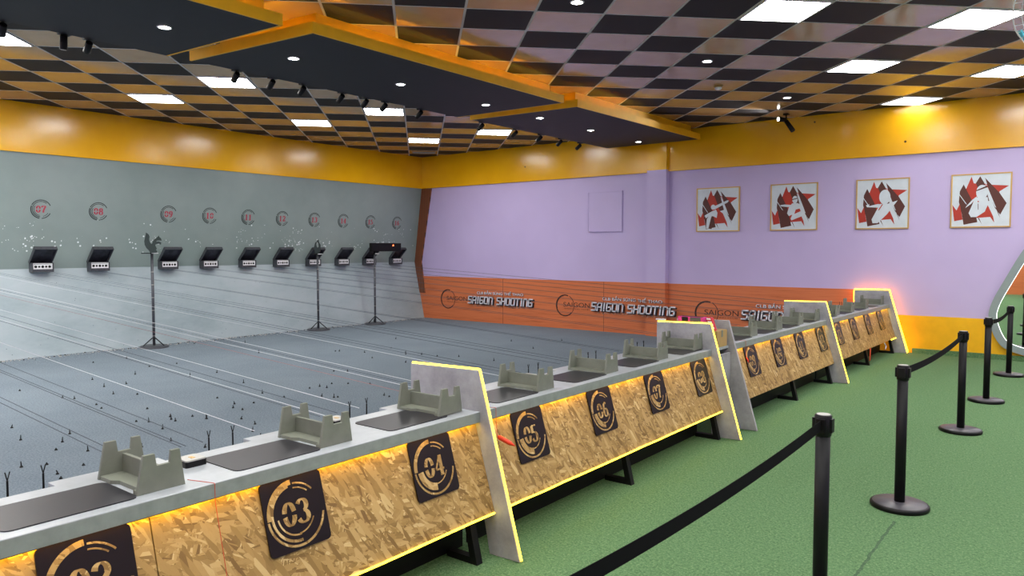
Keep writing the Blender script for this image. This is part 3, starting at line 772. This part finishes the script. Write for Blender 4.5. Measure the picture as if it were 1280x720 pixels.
for k in range(3):
    m = MB(); h = (.033, .016, .048)[k]
    m.lathe([(0, 0), (.014, 0), (.010, .009), (.004, .014)], seg=8)
    m.tube([(0, 0, .015), (random.uniform(-.01, .01), random.uniform(-.015, .015), h)], [.0055, .003], 6)
    o = m.build('carpet_stub', 'black'); protos.append(o)
LBL = ['short dark stub with a round foot on the blue-grey range carpet', 'very low dark stub lying flat on the blue-grey range carpet', 'tall thin dark stub standing on the blue-grey range carpet']
used = [0]*3
for x, y in T:
    k = random.choice((0, 0, 1, 2))
    o = protos[k] if not used[k] else protos[k].copy()
    if used[k]: C.objects.link(o)
    used[k] = 1
    o.location = (x, y, ZR); o.rotation_euler = (0, 0, random.uniform(0, 6)); tag(o, LBL[k], 'stub', 'dark stubs on the range carpet')
# swept debris at the wall foot
m = MB()
for i in range(900):
    y = random.uniform(2.5, 13.1); x = -12.985+abs(random.gauss(0, .11)); s = random.uniform(.005, .015)
    z = ZR+.001
    if x > -12.98: m.lathe([(0, 0), (s, 0), (s*.6, s*.8), (0, s)], (x, y, z), 5, 'cap' if random.random() < .75 else 'black')
o = m.build('pellet_debris', None); tag(o, 'pale swept pellet debris along the foot of the target wall', 'debris', kind='stuff')

# ------------------------------------------------------------------ targets on the wall
TY = {7: 4.72, 8: 5.59, 9: 6.80, 10: 7.60, 11: 8.42, 12: 9.21, 13: 10.02, 14: 10.81, 15: 11.61, 16: 12.45}
def make_trap():
    r = empty('target_box', (0, 0, 0))     # origin: wall kink, centre bottom of the tray
    m = MB(); w = .155
    m.box(0, .15, -w, w, 0, .012); m.box(0, .15, -w, -w+.012, .012, .15); m.box(0, .15, w-.012, w, .012, .15)
    m.box(0, .012, -w+.012, w-.012, .012, .15); m.box(.142, .15, -w+.012, w-.012, .012, .045)
    m.build('tray', 'darkgrey', r, .002)
    m = MB(); m.box(.12, .128, -w+.013, w-.013, .045, .14); pl = m.build('target_strip', 'white', r)
    m = MB()
    for k, yy in enumerate((-.1, -.05, 0, .05, .1)):
        m.tube([(.1282, yy, .085), (.1295, yy, .085)], .017 if k % 2 else .021, 14)
    m.box(.1282, .129, -.13, .13, .124, .13)
    m.build('target_discs', 'black', pl)
    # hood leaning outwards
    a = Vector((.02, 0, .15)); b = Vector((.27, 0, .40)); d = (b-a).normalized(); n_ = Vector((d.z, 0, -d.x))
    m = MB(); w2 = .165
    def q(s, y, n): return a+d*s+n_*n+Vector((0, y, 0))
    Lh = (b-a).length
    m.prism([q(0, -w2, 0), q(Lh, -w2, 0), q(Lh, w2, 0), q(0, w2, 0)], -n_*.012); m.build('hood_plate', 'lid_in', r)
    m = MB()
    m.prism([q(0, -w2, 0), q(Lh, -w2, 0), q(Lh, -w2, .05), q(.0, -w2, .035)], (0, .012, 0))
    m.prism([q(0, w2-.012, 0), q(Lh, w2-.012, 0), q(Lh, w2-.012, .05), q(.0, w2-.012, .035)], (0, .012, 0))
    m.prism([q(Lh-.012, -w2, 0), q(Lh, -w2, 0), q(Lh, -w2, .05), q(Lh-.012, -w2, .05)], (0, 2*w2, 0))
    m.build('hood_rim', 'darkgrey', r)
    return r
trap = make_trap()
where = {7: 'leftmost, ', 8: '', 9: 'just right of the squirrel stand, ', 10: '', 11: '', 12: '', 13: 'behind the middle stand, ', 14: '', 15: 'behind the stand with the black bar, ', 16: 'nearest the corner, '}
for k, y in TY.items():
    place(trap, 't', (-13.335, y, 1.29), 'dark metal target box %sunder wall number %02d' % (where[k], k), 'target box', 'dark target boxes on the wall')
    z = 2.295; s = '%02d' % k
    xw = lambda zz: -13.34+(zz-1.34)/(3.20-1.34)*.27
    r = empty('wall_number', (xw(z), y, z), 'red stencilled number %s in a dark broken ring on the grey wall' % s, 'number', 'painted numbers over the targets')
    kx = .27/1.86
    f = lambda a, b: Vector((b*kx+.001, a, b)); d = Vector((.002, 0, 0)); R_ = .152
    m = MB()
    arcband(m, R_*.92, R_, 25, 155, f, d, 24); arcband(m, R_*.9, R_, 160, 262, f, d, 22); arcband(m, R_*.92, R_, 275, 335, f, d, 14)
    arcband(m, R_*.78, R_*.84, 50, 200, f, d, 22); arcband(m, R_*.76, R_*.84, 200, 265, f, d, 12); arcband(m, R_*.64, R_*.69, 150, 260, f, d, 16); arcband(m, R_*.74, R_*.79, 285, 330, f, d, 10)
    m.build('broken_ring', 'paintdark', r)
    m = MB(); sz = .115
    glyph(m, s[0], -.074, -sz/2, sz, f, .21, .08, d); glyph(m, s[1], .006, -sz/2, sz, f, .21, .08, d)
    m.build('numerals', 'numred', r)

# ------------------------------------------------------------------ steel target stands
def stand(x, y, h, label, kind):
    r = empty('target_stand', (x, y, ZR), label, 'stand', 'black target stands in the range')
    m = MB(); m.lathe([(0, 0), (.235, 0), (.24, .012), (.23, .03), (.2, .04), (0, .042)], seg=36); m.build('base_plate', 'darkgrey', r)
    for k in range(3):
        a = 2*PI*k/3+.5; m = MB()
        m.tube([(.19*math.cos(a), .19*math.sin(a), .04), (.025*math.cos(a), .025*math.sin(a), .17)], .010, 8); m.build('brace', 'black_metal', r)
    m = MB(); m.tube([(0, 0, .04), (0, 0, h)], .023, 12); p = m.build('pole', 'darkgrey', r)
    for k in range(6):
        m = MB(); m.lathe([(.0235, 0), (.026, .001), (.026, .009), (.0235, .01)], (0, 0, .2+k*(h-.3)/6), 12); m.build('pale_band', 'cap', p)
    m = MB(); m.box(-.05, .05, -.16 if kind != 'bar' else -.05, .09, h, h+.014); m.build('top_plate', 'black_metal', r)
    m = MB(); m.box(.05, .052, -.03, .09, h, h+.014); m.build('white_edge', 'white', r)
    return r, h
def sil(m, pts, sc, z0, t_=.012, flip=1):
    m.prism([(0, (x)*sc*flip, z0+z*sc) for x, z in pts], (t_, 0, 0))
r, h = stand(-12.72, 6.24, 1.63, 'black steel stand carrying a squirrel-shaped metal target', 'squirrel')
m = MB()
sil(m, [(.30, .0), (.62, .0), (.66, .10), (.60, .16), (.64, .24), (.60, .36), (.56, .42), (.60, .50), (.78, .52), (.86, .46), (.88, .60), (.74, .66), (.60, .64), (.68, .70), (.90, .70), (.88, .82), (.78, .92), (.76, 1.0), (.70, .92), (.60, .84), (.50, .74), (.44, .66),
 (.40, .52), (.34, .52), (.28, .64), (.26, .78), (.28, .92), (.24, 1.04), (.10, 1.16), (.08, 1.02), (.04, .86), (.0, .66), (.02, .46), (.10, .28), (.22, .14)], .30, 0)
o = m.build('squirrel_figure', 'green_metal', r); o.location = (.05, -.15, h+.014); o.rotation_euler = (0, 0, -.35)
r, h = stand(-12.73, 9.73, 1.60, 'black steel stand with a small upright figure, in front of target 13', 'bird')
m = MB(); sil(m, [(.05, 0), (.45, 0), (.62, .3), (.6, .7), (.46, .9), (.44, 1.05), (.34, 1.08), (.3, .9), (.42, .8), (.46, .55), (.38, .4), (.28, .45), (.2, .7), (.26, .95), (.14, .86), (.04, .55)], .27, h+.014)
o = m.build('bird_figure', 'green_metal', r); o.location.y = -.09
r, h = stand(-12.72, 11.30, 1.60, 'black steel stand with a wide black bar target, nearest the corner', 'bar')
m = MB(); m.box(-.03, .05, -.13, .78, .06+h, .25+h); a = m.build('bar_housing', 'black', r, .006)
m = MB(); m.box(.051, .056, -.12, .1, h+.07, h+.24); m.box(.051, .055, .12, .76, h+.19, h+.235); m.build('front_cover', 'black_metal', a)
m = MB(); m.tube([(.056, .52, h+.195), (.062, .52, h+.195)], .016, 12); m.build('red_indicator', 'red_led', a)
m = MB(); m.tube([(0, 0, h), (0, 0, h+.08)], .02, 8); m.build('neck', 'black_metal', r)

# ------------------------------------------------------------------ lettering on the end wall
LT = {'S': [[(1, 1), (0, 1), (0, .52), (1, .52), (1, 0), (0, 0)]], 'A': [[(0, 0), (0, .75), (.25, 1), (1, 1), (1, 0)], [(0, .45), (1, .45)]], 'I': [[(.5, 0), (.5, 1)]],
 'G': [[(1, 1), (0, 1), (0, 0), (1, 0), (1, .5), (.45, .5)]], 'O': [[(0, 0), (0, 1), (1, 1), (1, 0), (0, 0)]], 'N': [[(0, 0), (0, 1), (.7, 1), (1, .75), (1, 0)]],
 'H': [[(0, 0), (0, 1)], [(1, 0), (1, 1)], [(0, .5), (1, .5)]], 'T': [[(-.1, 1), (1.1, 1)], [(.5, 1), (.5, 0)]], 'C': [[(1, 1), (0, 1), (0, 0), (1, 0)]]}
def techno(m, text, x0, x1, z0, z1, y, dep, wt, hooks=True, slant=.12):
    n = sum(.45 if c == 'I' else .6 if c == ' ' else 1 for c in text); gap = .42; tot = n+gap*(len(text)-1); s = (x1-x0)/tot; x = x0; H_ = z1-z0
    for c in text:
        w_ = .45 if c == 'I' else .6 if c == ' ' else 1
        if c != ' ':
            for st in LT[c]:
                for (ax_, az), (bx, bz) in zip(st, st[1:]):
                    if c == 'I': ax_ = bx = .5
                    A_ = Vector((x+ax_*s*w_, 0, z0+az*H_)); B_ = Vector((x+bx*s*w_, 0, z0+bz*H_)); d = (B_-A_).normalized(); p = Vector((-d.z, 0, d.x))*wt/2; A_ = A_-d*wt/2; B_ = B_+d*wt/2
                    q = [A_+p, B_+p, B_-p, A_-p]
                    m.prism([(v_.x+(v_.z-z0)*slant, y, v_.z) for v_ in q], (0, dep, 0))
        x += s*(w_+gap)
def textmesh(s, size, width, loc, depth, mat, parent, name, sx=1.0):
    cu = bpy.data.curves.new(name, 'FONT'); cu.body = s; cu.size = size; cu.extrude = depth
    tmp = bpy.data.objects.new(name, cu); C.objects.link(tmp)
    bpy.context.view_layer.update()
    me = bpy.data.meshes.new_from_object(tmp.evaluated_get(bpy.context.evaluated_depsgraph_get()))
    bpy.data.objects.remove(tmp)
    xs = [v_.co.x for v_ in me.vertices]; k = width/(max(xs)-min(xs)); x0 = min(xs)
    for v_ in me.vertices: v_.co = Vector(((v_.co.x-x0)*k+loc[0], loc[1]-v_.co.z-depth, v_.co.y+loc[2]))
    me.materials.clear(); me.materials.append(M[mat])
    o = bpy.data.objects.new(name, me); C.objects.link(o); o.parent = parent; return o
def sign(x0, label, half=False):
    r = empty('wall_lettering', (x0, W-.012, 0), label, 'sign', 'club lettering on the orange wainscot')
    f = lambda a, b: Vector((.24+a, -.004, .45+b)); d = Vector((0, .004, 0)); m = MB(); R_ = .235
    arcband(m, R_*.90, R_, 70, 290, f, d, 40); arcband(m, R_*.95, R_, -40, 62, f, d, 24); arcband(m, R_*.86, R_*.89, 100, 200, f, d, 20); arcband(m, R_*.9, R_, -75, -42, f, d, 10)
    m.build('ring', 'ink', r)
    textmesh('SAIGON', .14, .66, (.20, -.001, .425), .001, 'ink', r, 'small_lettering')
    textmesh('SHOOTING CLUB', .03, .62, (.22, -.001, .375), .001, 'brown', r, 'subtitle')
    m = MB(); techno(m, 'SAIGON SHOOTING', .93, 2.80, .39, .545, -.05, .012, .025); t1 = m.build('title_letters', 'silver', r)
    m = MB(); techno(m, 'SAIGON SHOOTING', .945, 2.815, .376, .522, -.037, .036, .032); m.build('letter_shadow', 'letter_shade', t1)  # dark copy offset down and right as the letters' shadow
    a = textmesh('CLB BẮN SÚNG THỂ THAO', .085, 1.36, (1.18, -.012, .605), .003, 'silver', r, 'upper_line')
    textmesh('CLB BẮN SÚNG THỂ THAO', .085, 1.36, (1.188, -.006, .598), .003, 'letter_shade', a, 'upper_line_shadow')  # offset dark copy as the shadow of the upper line
    m = MB(); rr = random.Random(3)
    for a0, a1 in ((1.05, 1.9), (2.1, 2.62)):
        pts = []; x = a0
        while x < a1:
            k = len(pts); pts.append((x+.02*math.sin(k*1.9), -.006, .335+(.016 if k % 2 else -.014)*(1+1.2*(rr.random() < .2)))); x += .026
        m.tube(pts, .0045, 5)
    m.build('script_line', 'script', r)
    if x0 == -9.03:      # the second half of this sign stands proud of the column
        for ch in r.children_recursive:
            th = -7.27 if ch.name.startswith(('title', 'letter')) else -7.0
            for v_ in ch.data.vertices:
                if v_.co.x+x0 > th: v_.co.y -= .13; v_.co.x += .055
sign(-12.45, 'leftmost club lettering on the orange wainscot, near the target wall')
sign(-9.03, 'middle club lettering on the orange wainscot, running onto the column')
sign(-5.83, 'right-hand club lettering on the orange wainscot, partly hidden by the third bench')

# ------------------------------------------------------------------ framed pictures
def art_pt(x, y): return ((x-780)/415, (470-y)/370)
ART = [('red', [(918, 112), (935, 160), (960, 165), (1010, 300), (1040, 320), (1080, 400), (1090, 445), (1060, 405), (960, 410), (900, 380), (880, 200)]),
 ('brown', [(835, 215), (862, 165), (930, 290), (970, 440), (870, 457), (855, 380), (830, 290)]),
 ('brown', [(980, 112), (1010, 160), (1050, 290), (1010, 300), (950, 160)]),
 ('red', [(1010, 165), (1045, 175), (1185, 187), (1120, 225), (1115, 250), (1070, 260)]),
 ('brown', [(1015, 125), (1120, 235), (1172, 310), (1130, 390), (1090, 340)]),
 ('red', [(782, 310), (815, 352), (838, 305), (862, 420), (800, 430)]),
 ('canvas', [(820, 225), (832, 232), (892, 312), (880, 305)]),
 ('canvas', [(1020, 170), (1026, 172), (1100, 340), (1092, 336)]),
 ('brown', [(1098, 345), (1108, 350), (1130, 415)]),
 ('brown', [(972, 410), (982, 412), (1003, 458)])]
def ell(cx, cy, rx, ry, n=18): return [(cx+rx*math.cos(2*PI*i/n), cy+ry*math.sin(2*PI*i/n)) for i in range(n)]
FIG = [
 [('canvas', ell(.39, .56, .055, .06)), ('canvas', [(.42, .50), (.74, .66), (.77, .70), (.73, .71), (.42, .58)]), ('canvas', [(.18, .36), (.24, .40), (.36, .46), (.46, .5), (.50, .42), (.48, .30), (.40, .34), (.30, .36), (.22, .30)]),
  ('canvas', [(.40, .44), (.34, .30), (.28, .05), (.22, .05), (.24, .28), (.34, .44)]), ('brown', [(.42, .30), (.36, .3), (.28, .05), (.36, .04)])],
 [('canvas', ell(.53, .66, .06, .085)), ('brown', [(.46, .67), (.585, .70), (.585, .68), (.46, .65)]), ('canvas', [(.20, .55), (.30, .56), (.46, .545), (.48, .52), (.38, .50), (.22, .52)]),
  ('canvas', [(.47, .58), (.60, .58), (.70, .50), (.76, .34), (.72, .30), (.46, .20), (.44, .24), (.48, .33), (.40, .30), (.36, .36), (.40, .50)]), ('red', [(.52, .34), (.66, .40), (.64, .46), (.55, .44)])],
 [('canvas', ell(.55, .64, .11, .15, 22)), ('canvas', [(.18, .48), (.25, .50), (.24, .46), (.42, .50), (.52, .48), (.46, .42), (.20, .44)]), ('canvas', [(.46, .50), (.62, .50), (.80, .56), (.60, .28), (.42, .10), (.32, .10), (.30, .18), (.38, .34)]),
  ('red', [(.44, .36), (.52, .49), (.50, .49), (.43, .38)])],
 [('canvas', ell(.52, .66, .10, .14, 22)), ('brown', [(.42, .70), (.60, .78), (.62, .75), (.42, .68)]), ('canvas', [(.40, .56), (.62, .56), (.64, .44), (.58, .28), (.44, .18), (.34, .18), (.30, .26), (.36, .42)]),
  ('canvas', [(.24, .36), (.34, .44), (.46, .60), (.36, .52), (.26, .40)]), ('brown', [(.455, .44), (.465, .44), (.47, .32), (.46, .32)]), ('red', [(.45, .50), (.48, .48), (.455, .46)])]]
PIC = [(-5.81, -4.98), (-4.42, -3.62), (-3.01, -2.22), (-1.65, -.87)]
PLAB = ['leftmost framed red and brown print showing a white figure with one arm stretched up', 'second framed print with a white figure in a cap seen holding an arm out',
        'third framed print with a large blank white head and raised arms', 'rightmost framed print with a bearded white figure in a cap']
for i, (x0, x1) in enumerate(PIC):
    z0, z1 = 1.985, 2.80; w_ = x1-x0; h_ = z1-z0
    r = empty('framed_picture', (x0, W, z0), PLAB[i], 'picture', 'framed prints on the lilac wall')
    m = MB(); b = .018
    m.box(0, w_, -.032, 0, 0, b); m.box(0, w_, -.032, 0, h_-b, h_); m.box(0, b, -.032, 0, b, h_-b); m.box(w_-b, w_, -.032, 0, b, h_-b)
    m.build('frame', 'gold', r)
    m = MB(); m.box(b, w_-b, -.022, -.001, b, h_-b); pr_ = m.build('print', 'canvas', r)
    m = MB(); lay = 0
    for k, (mt, pts) in enumerate([(a, [art_pt(*p) for p in q]) for a, q in ART]+FIG[i]):
        yy = -.0222-.0004*k
        m.prism([(b+(w_-2*b)*u_, yy, b+(h_-2*b)*v_) for u_, v_ in pts], (0, .0003, 0), mt)
    m.build('printed_figure', None, pr_)

# ------------------------------------------------------------------ big rounded mirror, right
def catmull(P, n=8):
    out = []
    N = len(P)
    for i in range(N):
        p0, p1, p2, p3 = [Vector(P[(i+k-1) % N]) for k in range(4)]
        for j in range(n):
            t_ = j/n; out.append(.5*((2*p1)+(-p0+p2)*t_+(2*p0-5*p1+4*p2-p3)*t_**2+(-p0+3*p1-3*p2+p3)*t_**3))
    return out
outl = [(-.92, 1.20), (-1.07, .85), (-1.10, .60), (-.99, .29), (-.83, .15), (-.5, .07), (0, .06), (.45, .25), (.62, .7), (.5, 1.4), (.2, 1.95), (-.15, 2.2), (-.45, 2.02), (-.70, 1.65)]
cx, cz = -.25, 1.0
out3 = catmull(outl)
def inset(P, d):
    n = len(P); o = []
    for i in range(n):
        tg = (P[(i+1) % n]-P[i-1]).normalized(); nn = Vector((-tg.y, tg.x))
        if nn.dot(Vector((cx, cz))-P[i]) < 0: nn = -nn
        o.append(P[i]+nn*d)
    return o
r = empty('wall_mirror', (0, W-.03, 0), 'large rounded mirror with grey frame and lit inner edge on the right wall', 'mirror')
r.rotation_euler = (math.radians(.35), 0, 0)
inn = inset(out3, .10); m = MB()
n = len(out3)
for i in range(n):
    j = (i+1) % n
    q = [out3[i], out3[j], inn[j], inn[i]]
    m.prism([(p.x, -.05, p.y) for p in q], (0, .05, 0))
bmesh.ops.remove_doubles(m.bm, verts=m.bm.verts, dist=1e-5)
m.build('frame', 'mirrorframe', r)
m = MB(); m.prism([(p.x, -.03, p.y) for p in inset(out3, .097)], (0, .01, 0)); m.build('mirror_glass', 'mirror', r)
m = MB(); ip = inset(out3, .104); m.tube([(p.x, -.036, p.y) for p in ip]+[(ip[0].x, -.036, ip[0].y)], .003, 5, None, False); m.build('edge_light', 'mirror_led', r)
# reversed-side lettering is real lettering on the opposite wall, seen only in the mirror
r = empty('wall_lettering', (.55, YB+.012, 0), 'club lettering on the orange wainscot behind the viewer, seen only in the mirror', 'sign')
r.rotation_euler = (0, 0, PI)
f = lambda a, b: Vector((.24+a, -.004, .55+b)); d = Vector((0, .004, 0)); m = MB()
arcband(m, .22, .235, 70, 400, f, d, 40); m.build('ring', 'ink', r)
textmesh('SAIGON', .14, .8, (.20, -.001, .5), .001, 'ink', r, 'small_lettering')

# ------------------------------------------------------------------ queue posts and belts
def make_stanchion():
    r = empty('queue_post', (0, 0, 0))
    m = MB(); m.lathe([(0, 0), (.168, 0), (.172, .006), (.172, .022), (.166, .029), (.158, .031)], seg=48)
    bs = m.build('base', 'black', r)
    m = MB(); m.lathe([(.158, .0305), (.156, .033), (.04, .038), (0, .038)], seg=48); m.build('base_cover', 'base_top', bs)
    m = MB(); m.tube([(0, 0, .036), (0, 0, .82)], .0315, 24); m.build('pole', 'black_metal', r)
    m = MB(); m.tube([(0, 0, .82), (0, 0, .826), (0, 0, .912), (0, 0, .916)], [.033, .036, .036, .033], 24)
    m.box(-.018, .018, -.043, -.03, .84, .9); m.box(-.018, .018, .03, .043, .84, .9); m.box(-.043, -.03, -.018, .018, .84, .9); m.box(.03, .043, -.018, .018, .84, .9)
    hd = m.build('belt_head', 'black', r)
    m = MB(); m.tube([(0, 0, .9162), (0, 0, .918)], .029, 24); m.build('cap', 'cap', hd)
    return r
st = make_stanchion()
SP = [(-.93, 1.35, 'queue post nearest the viewer, below the picture, other end of the near belt'), (-.895, 3.42, 'tall black queue post at the bottom edge, holding the long near belt'), (-.885, 5.20, 'black queue post with its whole round base showing, second from the front'),
      (-.835, 7.72, 'black queue post third from the front, joined by a belt to the second'), (-.79, 9.42, 'black queue post overlapping the mirror frame, fourth from the front'), (-.73, 11.55, 'farthest black queue post, standing in front of the mirror')]
for x, y, lab in SP:
    if y < 2: continue
    place(st, 's', (x, y, 0), lab, 'queue post', 'black queue posts')
def belt(p, q, sag, label):
    m = MB(); p = Vector(p); q = Vector(q); N = 16; hh = .024; ns = Vector((-(q-p).y, (q-p).x, 0)).normalized()*.0012
    P = []
    for i in range(N+1):
        t_ = i/N; c = p.lerp(q, t_); c.z -= sag*4*t_*(1-t_); P.append(c)
    up = Vector((0, 0, hh)); vs = [[m.bm.verts.new(c+s*up+e*ns) for s, e in ((1, 1), (1, -1), (-1, -1), (-1, 1))] for c in P]
    for a, b in zip(vs, vs[1:]):
        for k in range(4): m.bm.faces.new([a[k], a[(k+1) % 4], b[(k+1) % 4], b[k]])
    m.bm.faces.new(vs[0]); m.bm.faces.new(vs[-1][::-1])
    o = m.build('queue_belt', 'belt'); tag(o, label, 'belt', 'black belts between queue posts'); return o
belt((-.965, 1.35, .84), (-.895, 3.378, .872), .03, 'long black belt crossing the bottom of the picture to the nearest queue post')
belt((-.885, 5.242, .872), (-.835, 7.678, .872), .035, 'black belt sagging between the second and third queue posts')
belt((-.79, 9.462, .872), (-.73, 11.508, .872), .05, 'black belt in front of the mirror between the two farthest queue posts')

# ------------------------------------------------------------------ camera and world
cam = bpy.data.cameras.new('camera'); co = bpy.data.objects.new('camera', cam); C.objects.link(co)
cam.sensor_width = 36; cam.lens = 920/1280*36; cam.clip_start = .05
co.location = (0, 0, 1.65); co.rotation_euler = (math.radians(90-2.987), 0, math.atan2(.6123, .7889))
sc = bpy.context.scene; sc.camera = co
wd = bpy.data.worlds.new('world'); wd.use_nodes = True; wd.node_tree.nodes['Background'].inputs[0].default_value = (.8, .85, 1, 1); wd.node_tree.nodes['Background'].inputs[1].default_value = .0
sc.world = wd
sc.view_settings.view_transform = 'Standard'; sc.view_settings.look = 'None'; sc.view_settings.gamma = 1; sc.view_settings.exposure = 0
sc.view_settings.use_curve_mapping = False
